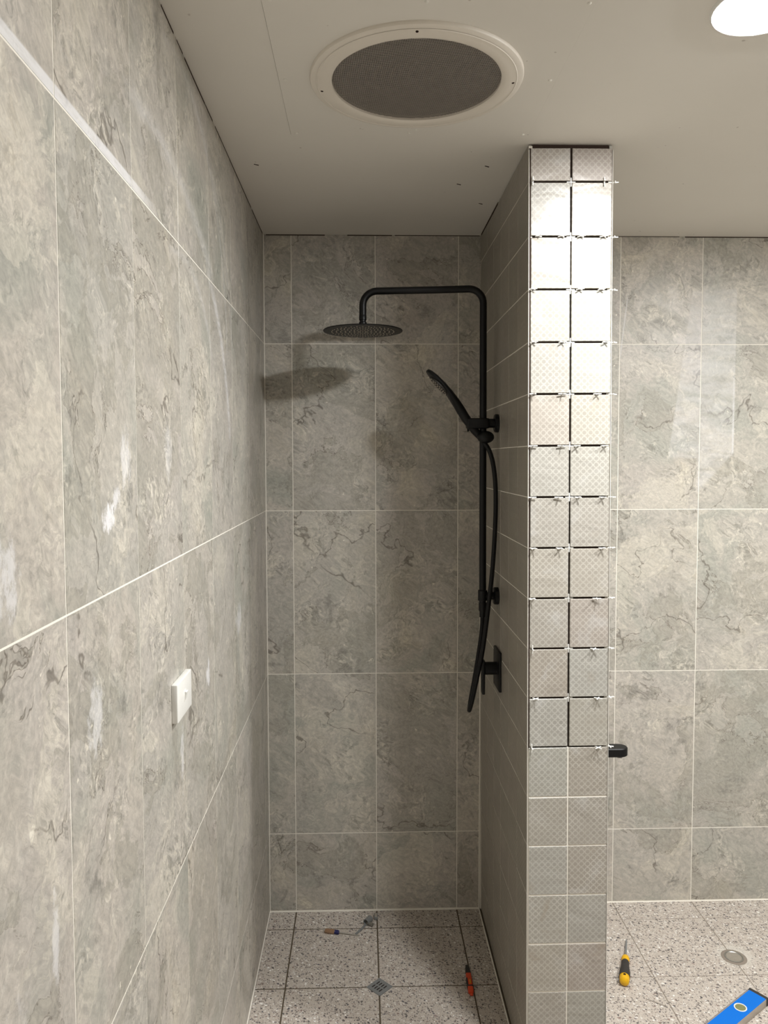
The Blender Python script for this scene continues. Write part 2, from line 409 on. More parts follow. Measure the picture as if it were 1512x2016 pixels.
def tile_mesh(w, h, t, b, mat):
    """tile in local XZ, back at y=0, front at y=-t, chamfered front edge"""
    k = (round(w, 4), round(h, 4), t, b, mat)
    if k in TM: return TM[k]
    bm = bmesh.new(); L = []
    for (dx, y) in ((0, 0), (0, -t+b), (b, -t)):
        L.append([bm.verts.new((sx*(w/2-dx), y, sz*(h/2-dx))) for sx, sz in ((-1, -1), (1, -1), (1, 1), (-1, 1))])
    for A, B in zip(L, L[1:]):
        for i in range(4): bm.faces.new((A[i], A[(i+1) % 4], B[(i+1) % 4], B[i]))
    bm.faces.new(L[2]); bm.faces.new(L[0][::-1])
    TM[k] = mesh(bm, 'tile', mat); return TM[k]
def tiles_grid(parent, xs, zs, place, gap, t, b, mat, jitter=0.0, tilt=0.0, name='tile'):
    for x0, x1 in zip(xs, xs[1:]):
        for z0, z1 in zip(zs, zs[1:]):
            wd, ht = abs(x1-x0)-gap, abs(z1-z0)-gap
            if wd < 0.004 or ht < 0.004: continue
            loc, rz = place((x0+x1)/2, (z0+z1)/2, random.uniform(-jitter, jitter))
            link(name, tile_mesh(wd, ht, t, b, mat), parent, loc, (random.uniform(-tilt, tilt), 0, rz+random.uniform(-tilt, tilt)))

# ------------------------------------------------------------------ the room
TT = 0.008     # tile thickness
GW = 0.0026    # joint width
# back wall : bed at y>=0.0008 (surface of the tiles at y=0)
bm = box(bmesh.new(), -0.12, RX+0.1, 0.0005, 0.12, -0.05, H+0.03)
wb = struct('wall_back', bm, 'grout', 'grey stone-look tiled wall at the far end of the shower and room', 'wall')
zs = [0.004]+ROWS[::-1]+[H+0.0012]
xs = [0.0015, XA, XA+0.3, XA+0.6, XL-0.0015]
tiles_grid(wb, xs, zs, lambda x, z, j: ((x, TT+j, z), 0), GW, TT, 0.0004, 'stone_plain', 0.00015)
xs = [XR-0.02]+[XD+0.3*k for k in range(5)]+[RX]
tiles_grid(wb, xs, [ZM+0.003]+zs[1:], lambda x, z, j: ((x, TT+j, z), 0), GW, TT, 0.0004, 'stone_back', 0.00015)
# left wall
bm = box(bmesh.new(), -0.12, -0.0005, YB, 0.0, -0.05, H+0.03)
wl = struct('wall_left', bm, 'grout', 'long grey stone-look tiled wall running along the left side', 'wall')
ys = [-0.0015]+[-(0.0967+0.3*k) for k in range(9)]
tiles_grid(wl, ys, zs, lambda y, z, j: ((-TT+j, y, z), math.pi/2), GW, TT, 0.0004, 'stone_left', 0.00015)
ys2 = [ys[-1]-0.6*k for k in range(4)]; ys2[-1] = YB
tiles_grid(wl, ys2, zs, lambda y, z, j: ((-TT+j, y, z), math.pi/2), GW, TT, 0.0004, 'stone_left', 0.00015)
# ragged open gap between the tiles and the ceiling board
for y0, y1 in ((-1.62, -1.43), (-1.40, -1.31), (-1.285, -1.235), (-1.22, -1.02), (-1.015, -0.93), (-0.90, -0.30), (-0.28, -0.02)):
    hg = random.uniform(0.0028, 0.0052)
    part('open_gap', box(bmesh.new(), -0.002, 0.0005, y0, y1, H-hg, H+0.001), 'adhesive', wl, False)
for x0, x1 in ((0.01, 0.22), (0.30, 0.46), (0.47, 0.775), (1.0, 1.5), (1.52, 2.3)):
    part('open_gap', box(bmesh.new(), x0, x1, -0.0005, 0.002, H-random.uniform(0.002, 0.0035), H+0.001), 'adhesive', wb, False)
# right wall and wall behind the viewer (outside the frame)
struct('wall_right', box(bmesh.new(), RX, RX+0.1, YB, 0.0, -0.05, H+0.03), 'paint', 'plain painted wall to the right, outside the photo', 'wall')
struct('wall_front', box(bmesh.new(), -0.12, RX+0.1, YB-0.1, YB, -0.05, H+0.03), 'paint', 'plain painted wall behind the viewer', 'wall')
# floor: bed, tiles
bm = box(bmesh.new(), 0, RX, YB, 0, -0.12, -0.010)
fl = struct('floor', bm, 'grout_mid', 'speckled terrazzo tile floor of the shower and the room beside it', 'floor')
part('grout_bed', box(bmesh.new(), -0.001, XL+0.02, -0.83, 0.002, -0.01, -0.0012), 'grout_dark', fl, False, 'brown grout between the shower floor tiles')
part('grout_bed', box(bmesh.new(), XR-0.02, RX, -0.83, 0.002, -0.01, ZM-0.0007), 'grout_mid', fl, False)
part('grout_bed', box(bmesh.new(), -0.001, RX, YB, -0.83, -0.01, ZM-0.0007), 'grout_mid', fl, False)
def floor_tiles(xs, ys, z, gap):
    for x0, x1 in zip(xs, xs[1:]):
        for y0, y1 in zip(ys, ys[1:]):
            wd, ht = abs(x1-x0)-gap, abs(y1-y0)-gap
            if wd < 0.005 or ht < 0.005: continue
            link('floor_tile', tile_mesh(wd, ht, TT, 0.0006, 'terrazzo'), fl, ((x0+x1)/2, (y0+y1)/2, z-TT), (-math.pi/2, 0, 0))
yj = [-0.110-0.313*k for k in range(14)]
floor_tiles([0.001, XA, XA+0.3, XA+0.6, XL], [-0.001]+yj[:3]+[-0.828], 0.0, 0.0048)
xm = [XD+0.3*k for k in range(5)]
floor_tiles([XR]+xm+[RX], [-0.001]+yj[:3]+[-0.83], ZM, 0.0030)
floor_tiles([0.001, 0.088, 0.388, 0.688, 0.988]+xm+[RX], [-0.832]+yj[3:]+[YB], ZM, 0.0030)
# pale sealant beads along the foot of the walls and up the corners
def bead(name, pts, r, mat='grout', par=None): part(name, tube(bmesh.new(), pts, r, 6), mat, par)
bead('sealant_bead', [(0, -0.001, 0.0), (XL, -0.001, 0.0)], 0.0022, 'grout', wb)
bead('sealant_bead', [(XR, -0.001, ZM), (RX, -0.001, ZM)], 0.0022, 'grout', wb)
bead('sealant_bead', [(0.001, 0, 0.001), (0.001, -0.83, 0.001)], 0.0022, 'grout', wl)
bead('sealant_bead', [(0.0005, -0.0005, 0.0), (0.0005, -0.0005, 2.2)], 0.0022, 'grout', wl)
bead('sealant_bead', [(XL, -0.0005, 0.0), (XL, -0.0005, 1.9)], 0.0020, 'grout', wb)
bead('sealant_bead', [(XL-0.001, 0, 0.001), (XL-0.001, YF, 0.001)], 0.0022, 'grout', fl)

# ceiling: board with a round duct opening, patch panel of thinner board
FC = (0.469, -1.138); PX0, PX1, PY0, PY1 = 0.178, 0.767, -1.462, -0.853
bm = bmesh.new()
def quad(bm, x0, x1, y0, y1, z):
    if x1 > x0 and y1 > y0: bm.faces.new([bm.verts.new(p) for p in ((x0, y0, z), (x1, y0, z), (x1, y1, z), (x0, y1, z))])
for a in ((-0.12, PX0, YB, 0.12), (PX1, RX+0.1, YB, 0.12), (PX0, PX1, YB, PY0), (PX0, PX1, PY1, 0.12)):
    box(bm, a[0], a[1], a[2], a[3], H, H+0.012)
ce = struct('ceiling', bm, 'board', 'unpainted plasterboard ceiling with filled screw heads', 'ceiling')
bm = bmesh.new(); N = 64; DR = 0.196
inner = [(FC[0]+DR*math.cos(2*math.pi*k/N), FC[1]+DR*math.sin(2*math.pi*k/N)) for k in range(N)]
outer = []
e = 0.0006
for k in range(N):
    c, s = math.cos(2*math.pi*k/N), math.sin(2*math.pi*k/N)
    tx = ((PX1-e-FC[0])/c if c > 0 else (PX0+e-FC[0])/c) if abs(c) > 1e-6 else 9
    ty = ((PY1-e-FC[1])/s if s > 0 else (PY0+e-FC[1])/s) if abs(s) > 1e-6 else 9
    t = min(tx, ty); outer.append((FC[0]+t*c, FC[1]+t*s))
# square corners
for (qx, qy) in ((PX0+e, PY0+e), (PX1-e, PY0+e), (PX1-e, PY1-e), (PX0+e, PY1-e)):
    k = min(range(N), key=lambda i: (outer[i][0]-qx)**2+(outer[i][1]-qy)**2); outer[k] = (qx, qy)
L = [[bm.verts.new((x, y, z)) for x, y in ring] for ring, z in ((inner, H+0.012), (inner, H-0.0008), (outer, H-0.0008), (outer, H+0.012))]
for A, B in zip(L, L[1:]):
    for k in range(N): bm.faces.new((A[k], A[(k+1) % N], B[(k+1) % N], B[k]))
part('patch_panel', bm, 'board', ce, False, 'square plasterboard patch around the fan opening')
for (x, y) in ((0.1936, -0.8535-0.012), (0.4703, -0.872), (0.7516, -0.868), (0.7527, -1.1428), (0.7546, -1.4209), (0.4865, -0.892), (0.468, -1.419), (0.1928, -1.1352), (0.194, -1.42)):
    bm = lathe(bmesh.new(), [(0.0042, 0.0), (0.0036, -0.0016), (0.0014, -0.0028), (0, -0.003)], (x, y, H-0.0006), (0, 0, 1), 10)
    part('screw_cap', bm, 'filler', ce)
bm = bmesh.new()
for (x, y) in ((0.06, -0.66), (0.63, -0.52), (0.72, -0.35), (0.69, -0.66)):
    tube(bm, [(x, y, H-0.0003), (x+0.012, y+0.006, H-0.001)], 0.0012, 6)
part('plaster_nick', bm, 'adhesive', ce)

# ------------------------------------------------------------------ dividing wall
JZ = [2.3931, 2.2554, 2.1218, 1.9873, 1.8544, 1.7206, 1.5872, 1.4541, 1.3215, 1.1879, 1.0561, 0.9235, 0.7885, 0.6554, 0.5200, 0.3850, 0.2519, 0.118]
NB = (XL + leanx(0), 0.0, 0.0)
wn = link('wall_divider', None, None, NB, (0, -LEAN, 0)); tag(wn, 'narrow tiled dividing wall between shower and room, front half ungrouted', 'wall', None, 'structure')
WLOC[wn.name] = Vector((XL, 0, 0))
part('core', box(bmesh.new(), XL+0.009, XR-0.009, YF+0.0095, 0.005, -0.01, H+0.004), 'adhesive', wn, False, 'dark adhesive showing in the open joints')
part('grout', box(bmesh.new(), XL+0.0009, XL+0.010, YF+0.006, 0.0, 0, H-0.005), 'grout', wn, False)
part('grout', box(bmesh.new(), XR-0.010, XR-0.0009, YF+0.006, 0.0, ZM, H-0.012), 'grout', wn, False)
part('grout', box(bmesh.new(), XL+0.004, XR-0.003, YF+0.0011, YF+0.011, 0, JZ[11]-0.0023), 'grout', wn, False)
part('joint_line', box(bmesh.new(), XL+0.0015, XL+0.0056, YF+0.0025, YF+0.012, JZ[11]-0.0023, H-0.012), 'adhesive', wn, False)
part('edge_trim', box(bmesh.new(), XL-0.0004, XL+0.0014, YF-0.0006, YF+0.006, 0, H-0.016, 0.0006, 1), 'trim', wn, False)
part('edge_trim', box(bmesh.new(), XR-0.0012, XR+0.0002, YF-0.0004, YF+0.006, 0, H-0.016, 0.0006, 1), 'trim', wn, False)
part('open_gap', box(bmesh.new(), XL-0.0006, XL+0.004, -0.36, -0.02, H-0.007, H+0.001), 'adhesive', wn, False)
def nloc(x, y, z): return (x-XL, y, z)
zr = [0.003]+JZ[::-1]+[H-0.010]
XM = 0.8930
for x0, x1 in ((XL+0.0058, XM-0.0024), (XM+0.0024, XR-0.0028)):
    for z0, z1 in zip(zr, zr[1:]):
        open_ = z1 > JZ[11]+0.01
        gp = 0.0052 if open_ else 0.0036
        ht = (z1-z0)-gp
        pr = random.uniform(-0.0006, 0.0006) if open_ else random.uniform(-0.0002, 0.0002)
        tl = 0.004 if open_ else 0.0015
        xx0, xx1 = (x0, x1) if open_ else (x0-0.001 if x0 < 0.85 else x0-0.0008, x1+0.0008)
        link('tile', tile_mesh(xx1-xx0, ht, 0.008, 0.0009, 'glazed'), wn, nloc((xx0+xx1)/2+random.uniform(-0.0006, 0.0006), YF+0.008-pr, (z0+z1)/2),
             (random.uniform(-tl, tl), random.uniform(-0.003, 0.003) if open_ else 0, random.uniform(-tl, tl)))
ysd = [YF+0.005]+[-0.677+0.1322*k for k in range(6)]+[-0.0015]
zrs = zr[:-1]+[H-0.002]
tiles_grid(wn, ysd, zrs, lambda y, z, j: (nloc(XL+TT+j, y, z), -math.pi/2), 0.0026, TT, 0.0008, 'glazed_side', 0.0003, 0.001)
tiles_grid(wn, ysd, [ZM+0.003]+zrs[1:], lambda y, z, j: (nloc(XR-TT+j, y, z), math.pi/2), 0.0026, TT, 0.0008, 'glazed', 0.0003, 0.001)

# ------------------------------------------------------------------ ceiling fan cover
fan = thing('exhaust_fan', (FC[0], FC[1], H), 'large round cream exhaust fan ring with dark mesh on the ceiling', 'exhaust fan')
FR, FI = 0.2245, 0.1785
bm = lathe(bmesh.new(), [(FI, 0.003), (FI, -0.008), (FI+0.003, -0.011), (FI+0.010, -0.012), (FR-0.020, -0.0105), (FR-0.013, -0.009), (FR-0.006, -0.0085), (FR-0.0015, -0.007), (FR, -0.004), (FR, 0.0)], (FC[0], FC[1], H), (0, 0, 1), 96)
part('ring', bm, 'cream', fan)
bm = lathe(bmesh.new(), [(FR-0.0155, -0.0098), (FR-0.0140, -0.0108), (FR-0.0125, -0.0096)], (FC[0], FC[1], H), (0, 0, 1), 96)
part('ring_bead', bm, 'cream', fan)
part('duct', lathe(bmesh.new(), [(FI+0.002, 0.002), (FI+0.002, 0.12), (0, 0.12)], (FC[0], FC[1], H), (0, 0, 1), 48), 'dark', fan)
bm = bmesh.new(); RW = FI+0.0005; ca, sa = math.cos(0.10), math.sin(0.10); NW = 41
for d in (0, 1):
    for k in range(-NW, NW+1):
        o_ = k*RW/(NW+0.5); hl = math.sqrt(max(RW*RW-o_*o_, 0)); hw = 0.00095
        z0 = -0.0035+d*0.0008
        vs_ = []
        for (l, q, dz) in ((-hl, -hw, 0), (hl, -hw, 0), (hl, hw, 0), (-hl, hw, 0), (-hl, 0, 0.0012), (hl, 0, 0.0012)):
            x, y = (l, o_+q) if d == 0 else (o_+q, l)
            vs_.append(bm.verts.new((FC[0]+x*ca-y*sa, FC[1]+x*sa+y*ca, H+z0+dz)))
        for f in ((0, 1, 2, 3), (0, 4, 5, 1), (3, 2, 5, 4)): bm.faces.new([vs_[i] for i in f])
o = part('mesh', bm, 'wire', fan, False, 'fine grey woven mesh'); o['kind'] = 'stuff'
for (x, y) in ((0.4569, -1.3355), (0.2627, -1.1032), (0.682, -1.1501)):
    v = Vector((x-FC[0], y-FC[1])); v = v.normalized()*0.2035
    part('screw_hole', lathe(bmesh.new(), [(0, -0.0004), (0.0024, -0.0004), (0.0034, 0.0006), (0.0034, 0.004)], (FC[0]+v.x, FC[1]+v.y, H-0.0108), (0, 0, 1), 14), 'hole', fan)

# ------------------------------------------------------------------ downlights
lab = ['bright round white downlight in the ceiling at the upper right', 'round white downlight in the ceiling behind the viewer', 'round white downlight in the ceiling near the right wall, outside the photo']
for i, (x, y) in enumerate(LIGHT_POS):
    d = thing('downlight', (x, y, H), lab[i], 'downlight', 'ceiling downlights')
    part('bezel', lathe(bmesh.new(), [(0.083, -0.002), (0.085, -0.005), (0.088, -0.0055), (0.091, -0.003), (0.092, 0.0)], (x, y, H), (0, 0, 1), 48), 'white', d)
    part('diffuser', lathe(bmesh.new(), [(0.0840, -0.004), (0.066, -0.0075), (0.034, -0.0095), (0, -0.010)], (x, y, H), (0, 0, 1), 48), 'lamp%d' % i, d)

# ------------------------------------------------------------------ shower rail with rain head
YR = -0.368; XRAIL = 0.7325
sr = thing('shower_rail', (XRAIL, YR, 1.20), 'matt black shower rail with bent arm and round rain head', 'shower')
rp = 0.0112; ZT = 2.2195; XE = 0.3545; er = 0.045
dy = 0.020      # the arm points slightly back
def arm(x): return YR + (XRAIL-x)/(XRAIL-XE)*dy
pts = [(XRAIL+0.002, YR, 1.205), (XRAIL+0.001, YR, 1.7)]
pts += [(p.x, YR, p.z) for p in arc_pts((XRAIL-er, YR, ZT-er), (1, 0, 0), (0, 0, 1), er)]
pts += [(x, arm(x), ZT-0.004*(XRAIL-x)/(XRAIL-XE)) for x in (0.6, 0.5)]
pts += [(p.x, arm(p.x), p.z) for p in arc_pts((XE+er, YR, ZT-0.004-er), (0, 0, 1), (-1, 0, 0), er)]
pts += [(XE, arm(XE), 2.140)]
part('pipe', tube(bmesh.new(), pts, rp, 20), 'black', sr)
YH = arm(XE); ZH = 2.094
part('swivel_joint', lathe(bmesh.new(), [(0.0105, 0.048), (0.0118, 0.046), (0.0118, 0.032), (0.0100, 0.031), (0.0100, 0.026), (0.0125, 0.024), (0.0125, 0.012), (0.016, 0.009), (0.016, 0.003), (0, 0.003)], (XE, YH, ZH), (0, 0, 1), 24), 'black', sr)
hd = part('rain_head', lathe(bmesh.new(), [(0, 0.0045), (0.03, 0.0045), (0.11, 0.0015), (0.1245, -0.0005), (0.1255, -0.002), (0.1245, -0.0038), (0.118, -0.0042), (0, -0.0042)], (XE, YH, ZH), (0, 0, 1), 72), 'black', sr)
me = None; cnt = 0
for k in range(1, 8):
    rr = 0.014*k
    for j in range(int(6+k*4)):
        t = 2*math.pi*(j+0.5*(k % 2))/int(6+k*4)
        bx_, by_ = XE+rr*math.cos(t), YH+rr*math.sin(t)
        if me is None:
            bm = lathe(bmesh.new(), [(0.0020, 0.0), (0.0018, -0.0022), (0, -0.0026)], (0, 0, 0), (0, 0, 1), 8); me = mesh(bm, 'nozzle', 'nozzle', True)
        link('nozzle', me, hd, Vector((bx_, by_, ZH-0.0041))-WLOC[hd.name]); cnt += 1
def bracket(z, left, fl_r, body_r):
    b = part('wall_bracket', tube(bmesh.new(), [(left, YR, z), (XL+0.004, YR, z)], body_r, 20), 'black', sr)
    part('wall_flange', lathe(bmesh.new(), [(0, -0.0145), (fl_r-0.003, -0.0145), (fl_r, -0.012), (fl_r, 0.003), (0, 0.003)], (XL-0.0005, YR, z), (1, 0, 0), 40), 'black', b)
bracket(1.800, XRAIL+0.002, 0.0290, 0.0145)
bracket(1.250, XRAIL-0.002, 0.0275, 0.0125)
part('rail_collar', lathe(bmesh.new(), [(0.0115, 0.017), (0.0150, 0.016), (0.0150, -0.016), (0.0115, -0.017)], (XRAIL+0.002, YR, 1.252), (0, 0, 1), 24), 'black', sr)
part('hose_outlet', lathe(bmesh.new(), [(0, 0.016), (0.0125, 0.016), (0.0125, -0.008), (0.0100, -0.012), (0.0100, -0.030), (0, -0.030)], (XRAIL+0.002, YR, 1.212), (0, 0, 1), 24), 'black', sr)
# sliding holder
hb = part('slider_holder', box(bmesh.new(), 0.6800, 0.7500, YR-0.027, YR+0.016, 1.7830, 1.8155, 0.005, 3), 'black', sr)
part('clamp_pin', tube(bmesh.new(), [(0.6860, YR, 1.786), (0.6860, YR, 1.7740)], 0.0035, 12), 'black', hb)
bm = bmesh.new(); bmesh.ops.create_uvsphere(bm, u_segments=28, v_segments=16, radius=0.0215)
bmesh.ops.transform(bm, matrix=Matrix.Translation((0.7385, YR-0.020, 1.7560)) @ Matrix.Diagonal((1.25, 1.0, 0.92, 1)), verts=bm.verts[:])
part('slider_knob', bm, 'black', hb)

# ------------------------------------------------------------------ hand shower with hose
hs = thing('hand_shower', (0.722, YR-0.03, 1.77), 'black hand shower resting in the rail holder with its hanging hose', 'hand shower')
YS = YR-0.009
path = [((0.5545, 1.9655), 0.006, 0.005), ((0.5570, 1.9625), 0.020, 0.0080), ((0.5650, 1.9545), 0.034, 0.0105), ((0.5820, 1.9385), 0.0455, 0.0118), ((0.6020, 1.9185), 0.0470, 0.0122), ((0.6240, 1.8940), 0.0400, 0.0125),
        ((0.6400, 1.8740), 0.0270, 0.0130), ((0.6510, 1.8580), 0.0180, 0.0140), ((0.6620, 1.8400), 0.0150, 0.0148), ((0.6740, 1.8200), 0.0142, 0.0145), ((0.6900, 1.7980), 0.0138, 0.0138), ((0.7080, 1.7745), 0.0130, 0.0130), ((0.7190, 1.7610), 0.0110, 0.0110)]
pp = [Vector((p[0][0], YS, p[0][1])) for p in path]
# handle angle below the neck follows the photograph: steeper
bm = bmesh.new(); rings = []; SEG = 24
for i, (p, wy, th) in enumerate(path):
    d = (pp[min(i+1, len(pp)-1)]-pp[max(i-1, 0)]).normalized(); nrm = Vector((d.z, 0, -d.x))
    if nrm.z > 0: nrm = -nrm
    rings.append([bm.verts.new(pp[i]+Vector((0, 1, 0))*wy*math.cos(t)+nrm*th*math.sin(t)*(0.75 if math.sin(t) > 0 and i < 6 else 1)) for t in [2*math.pi*k/SEG for k in range(SEG)]])
for a, b in zip(rings, rings[1:]):
    for k in range(SEG): bm.faces.new((a[k], a[(k+1) % SEG], b[(k+1) % SEG], b[k]))
bm.faces.new(rings[0][::-1]); bm.faces.new(rings[-1])
part('body', bm, 'black', hs)
hc = Vector((0.5985, YS, 1.9225)); hdir = (pp[5]-pp[2]).normalized(); hn = Vector((hdir.z, 0, -hdir.x)); hn = hn if hn.z < 0 else -hn
fc_ = hc+hn*0.0088
fp = part('spray_face', lathe(bmesh.new(), [(0.041, -0.003), (0.041, 0.0018), (0.038, 0.0028), (0, 0.0028)], fc_, hn, 40), 'blackgrip', hs)
me = None
for k in range(0, 4):
    for j in range(max(1, k*7)):
        t = 2*math.pi*j/max(1, k*7)
        q = fc_+hn*0.0027+(hdir*math.cos(t)+Vector((0, 1, 0))*math.sin(t))*0.0112*k
        if me is None: me = mesh(lathe(bmesh.new(), [(0.0016, 0), (0.0014, 0.002), (0, 0.0023)], (0, 0, 0), hn, 8), 'nozzle', 'nozzle', True)
        link('nozzle', me, fp, q-WLOC[fp.name])
hp = smooth_path([(0.7190, YS, 1.7610), (0.7330, YS-0.004, 1.742), (0.7500, YS-0.008, 1.715), (0.7620, YS-0.010, 1.675), (0.7695, YS-0.012, 1.615), (0.7715, YS-0.012, 1.54), (0.7690, YS-0.012, 1.45), (0.7610, YS-0.014, 1.33), (0.7490, YS-0.016, 1.22),
                  (0.7380, YS-0.018, 1.13), (0.7270, YS-0.020, 1.06), (0.7120, YS-0.018, 0.985), (0.6990, YS-0.010, 0.915), (0.6935, YS+0.006, 0.882), (0.6955, YS+0.022, 0.880), (0.7020, YS+0.036, 0.910), (0.7160, YS+0.040, 0.985), (0.7270, YS+0.036, 1.06), (0.7350, YS+0.028, 1.13), (0.7345, YR, 1.186)])
part('hose', tube(bmesh.new(), hp, 0.0072, 12), 'rubber', hs)
part('hose_nut', lathe(bmesh.new(), [(0, -0.018), (0.0085, -0.018), (0.0105, -0.010), (0.0105, 0.012), (0, 0.012)], (0.7200, YS, 1.7595), Vector((0.66, 0, -0.75)), 20), 'black', hs)

# ------------------------------------------------------------------ shower mixer
mxr = thing('shower_mixer', (XL, -0.378, 1.02), 'matt black lever shower mixer on the dividing wall below the rail', 'mixer tap')
part('back_plate', box(bmesh.new(), XL-0.0065, XL+0.003, -0.432, -0.324, 0.954, 1.080, 0.003, 2), 'black', mxr)
part('cartridge_body', tube(bmesh.new(), [(XL-0.004, -0.378, 1.018), (XL-0.044, -0.378, 1.018)], 0.0205, 28), 'black', mxr)
bm = box(bmesh.new(), XL-0.0530, XL-0.0440, -0.394, -0.362, 0.936, 1.046, 0.0028, 2)
part('lever', bm, 'black', mxr)

# ------------------------------------------------------------------ bath spout on the other face of the dividing wall
sp = thing('bath_spout', (XR, -0.45, 0.772), 'short black bath spout sticking out beyond the dividing wall', 'spout')
bm = bmesh.new(); top = []; OUT = [(XR-0.006, -0.024), (1.150, -0.024)]+[(1.156+0.024*math.sin(t), -0.024*math.cos(t)) for t in [math.pi*k/14 for k in range(15)]]+[(1.150, 0.024), (XR-0.006, 0.024)]
lv = [[bm.verts.new((x-(0 if i in (1, 2) else (0.0025 if x > 1.01 else 0)), -0.45+y*(1 if i in (1, 2) else 0.90), z)) for x, y in OUT] for i, z in enumerate((0.7585, 0.7610, 0.7830, 0.7855))]
for A, B in zip(lv, lv[1:]):
    for k in range(len(OUT)): bm.faces.new((A[k], A[(k+1) % len(OUT)], B[(k+1) % len(OUT)], B[k]))
bm.faces.new(lv[0][::-1]); bm.faces.new(lv[-1])
part('spout_body', bm, 'black', sp)
part('aerator', lathe(bmesh.new(), [(0, 0.004), (0.0135, 0.004), (0.0135, -0.0045), (0.0115, -0.006), (0, -0.006)], (1.1535, -0.45, 0.7585), (0, 0, 1), 24), 'black', sp)
part('wall_flange', lathe(bmesh.new(), [(0, 0.008), (0.03, 0.008), (0.032, 0.006), (0.032, -0.003), (0, -0.003)], (XR, -0.45, 0.772), (1, 0, 0), 32), 'black', sp)

# ------------------------------------------------------------------ light switch
sw = thing('light_switch', (0, -1.351, 1.2375), 'white plastic single switch plate on the left tiled wall', 'light switch')
part('plate', box(bmesh.new(), -0.0004, 0.0120, -1.4085, -1.2945, 1.2010, 1.2735, 0.0022, 3), 'white', sw)
bm = box(bmesh.new(), 0.0110, 0.0128, -1.3600, -1.3420, 1.2270, 1.2480, 0.0006, 1); rk = part('rocker_frame', bm, 'white', sw)
bm = bmesh.new(); V = [bm.verts.new(p) for p in ((0.0125, -1.3575, 1.2290), (0.0125, -1.3445, 1.2290), (0.0125, -1.3445, 1.2460), (0.0125, -1.3575, 1.2460), (0.0168, -1.3575, 1.2450), (0.0168, -1.3445, 1.2450), (0.0132, -1.3575, 1.2295), (0.0132, -1.3445, 1.2295))]
for f in ((3, 2, 5, 4), (4, 5, 7, 6), (0, 1, 2, 3), (6, 7, 1, 0), (0, 3, 4, 6), (1, 7, 5, 2)): bm.faces.new([V[i] for i in f])
part('rocker', bm, 'white', rk, False)

# ------------------------------------------------------------------ tile spacers in the open joints
ORD = ['first', 'second', 'third', 'fourth', 'fifth', 'sixth', 'seventh', 'eighth', 'ninth', 'tenth', 'eleventh', 'twelfth']
SP = [[(1047, 'I'), (1122, 'X'), (1186, 'I'), (1208, 'E')],
      [(1058, 'V'), (1104, 'V'), (1122, 'X'), (1142, 'V'), (1186, 'V'), (1206, 'E')],
      [(1048, 'V'), (1122, 'X'), (1140, 'V'), (1182, 'V'), (1206, 'E')],
      [(1050, 'V'), (1106, 'V'), (1122, 'X'), (1191, 'V'), (1206, 'E')],
      [(1048, 'V'), (1106, 'T'), (1122, 'X'), (1175, 'V'), (1207, 'E')],
      [(1049, 'T'), (1105, 'T'), (1122, 'X'), (1135, 'V'), (1190, 'V')],
      [(1047, 'T'), (1100, 'T'), (1122, 'X'), (1138, 'V'), (1187, 'V'), (1205, 'E')],
      [(1050, 'V'), (1102, 'V'), (1122, 'X'), (1187, 'V'), (1203, 'E')],
      [(1048, 'V'), (1121, 'X'), (1177, 'T'), (1204, 'E')],
      [(1049, 'I'), (1121, 'X'), (1173, 'V'), (1204, 'E')],
      [(1055, 'V'), (1121, 'X'), (1181, 'V'), (1205, 'E')],
      [(1048, 'I'), (1182, 'V'), (1203, 'E')]]
AL, HWD = 0.0112, 0.0013
def cross_mesh(kind):
    """four-armed spacer: V lies flat with two arms out, T flat with one arm out, I upright, X flush in a crossing, E pokes out sideways"""
    bm = bmesh.new()
    rot = {'V': math.pi/4, 'T': 0, 'I': 0, 'X': 0, 'E': 0}[kind]
    for k in range(4):
        a = rot+k*math.pi/2
        b2 = bmesh.new(); box(b2, 0.0, AL, -HWD, HWD, -HWD, HWD, 0.0005, 1)
        bmesh.ops.rotate(b2, verts=b2.verts[:], cent=(0, 0, 0), matrix=Matrix.Rotation(a, 3, 'Z'))
        tm = bpy.data.meshes.new('t'); b2.to_mesh(tm); b2.free(); bm.from_mesh(tm); bpy.data.meshes.remove(tm)
    if kind == 'I': bmesh.ops.rotate(bm, verts=bm.verts[:], cent=(0, 0, 0), matrix=Matrix.Rotation(math.pi/2, 3, 'Y'))
    if kind == 'X': bmesh.ops.rotate(bm, verts=bm.verts[:], cent=(0, 0, 0), matrix=Matrix.Rotation(math.pi/2, 3, 'X'))
    return mesh(bm, 'tile_spacer', 'white')
CM = {k: cross_mesh(k) for k in 'VTIXE'}
for ji, row in enumerate(SP):
    z = JZ[ji]
    for (px, kd) in row:
        x = XL+(px-1040)/758.0+leanx(z)
        ang = random.uniform(-0.25, 0.25)
        if kd == 'X': x = XM+leanx(z); y = YF+0.0032; rt_ = (0, random.uniform(-0.04, 0.04), 0)
        elif kd == 'E': x = XR+leanx(z)+0.0045; y = YF+0.004; rt_ = (0, random.uniform(-0.12, 0.12), random.uniform(-0.1, 0.1))
        elif kd == 'I': y = YF-0.0050; rt_ = (random.uniform(-0.06, 0.06), 0, ang*0.3)
        else: y = YF-0.0055; rt_ = (random.uniform(-0.05, 0.05), random.uniform(-0.05, 0.05), ang)
        o = link('tile_spacer', CM[kd], None, (x, y, z), rt_)
        side = 'left' if px < 1120 else 'right'
        where = {'X': 'flush at centre crossing', 'E': 'poking past right edge'}.get(kd)
        if where is None:
            t0 = 1040 if side == 'left' else 1124
            where = '%s end of %s tile' % ('left' if px-t0 < 40 else 'right', side)
        tag(o, '%swhite tile spacer in %s joint from ceiling, %s' % ('upright ' if kd == 'I' else '', ORD[ji], where), 'tile spacer', 'white spacers in the open tile joints')

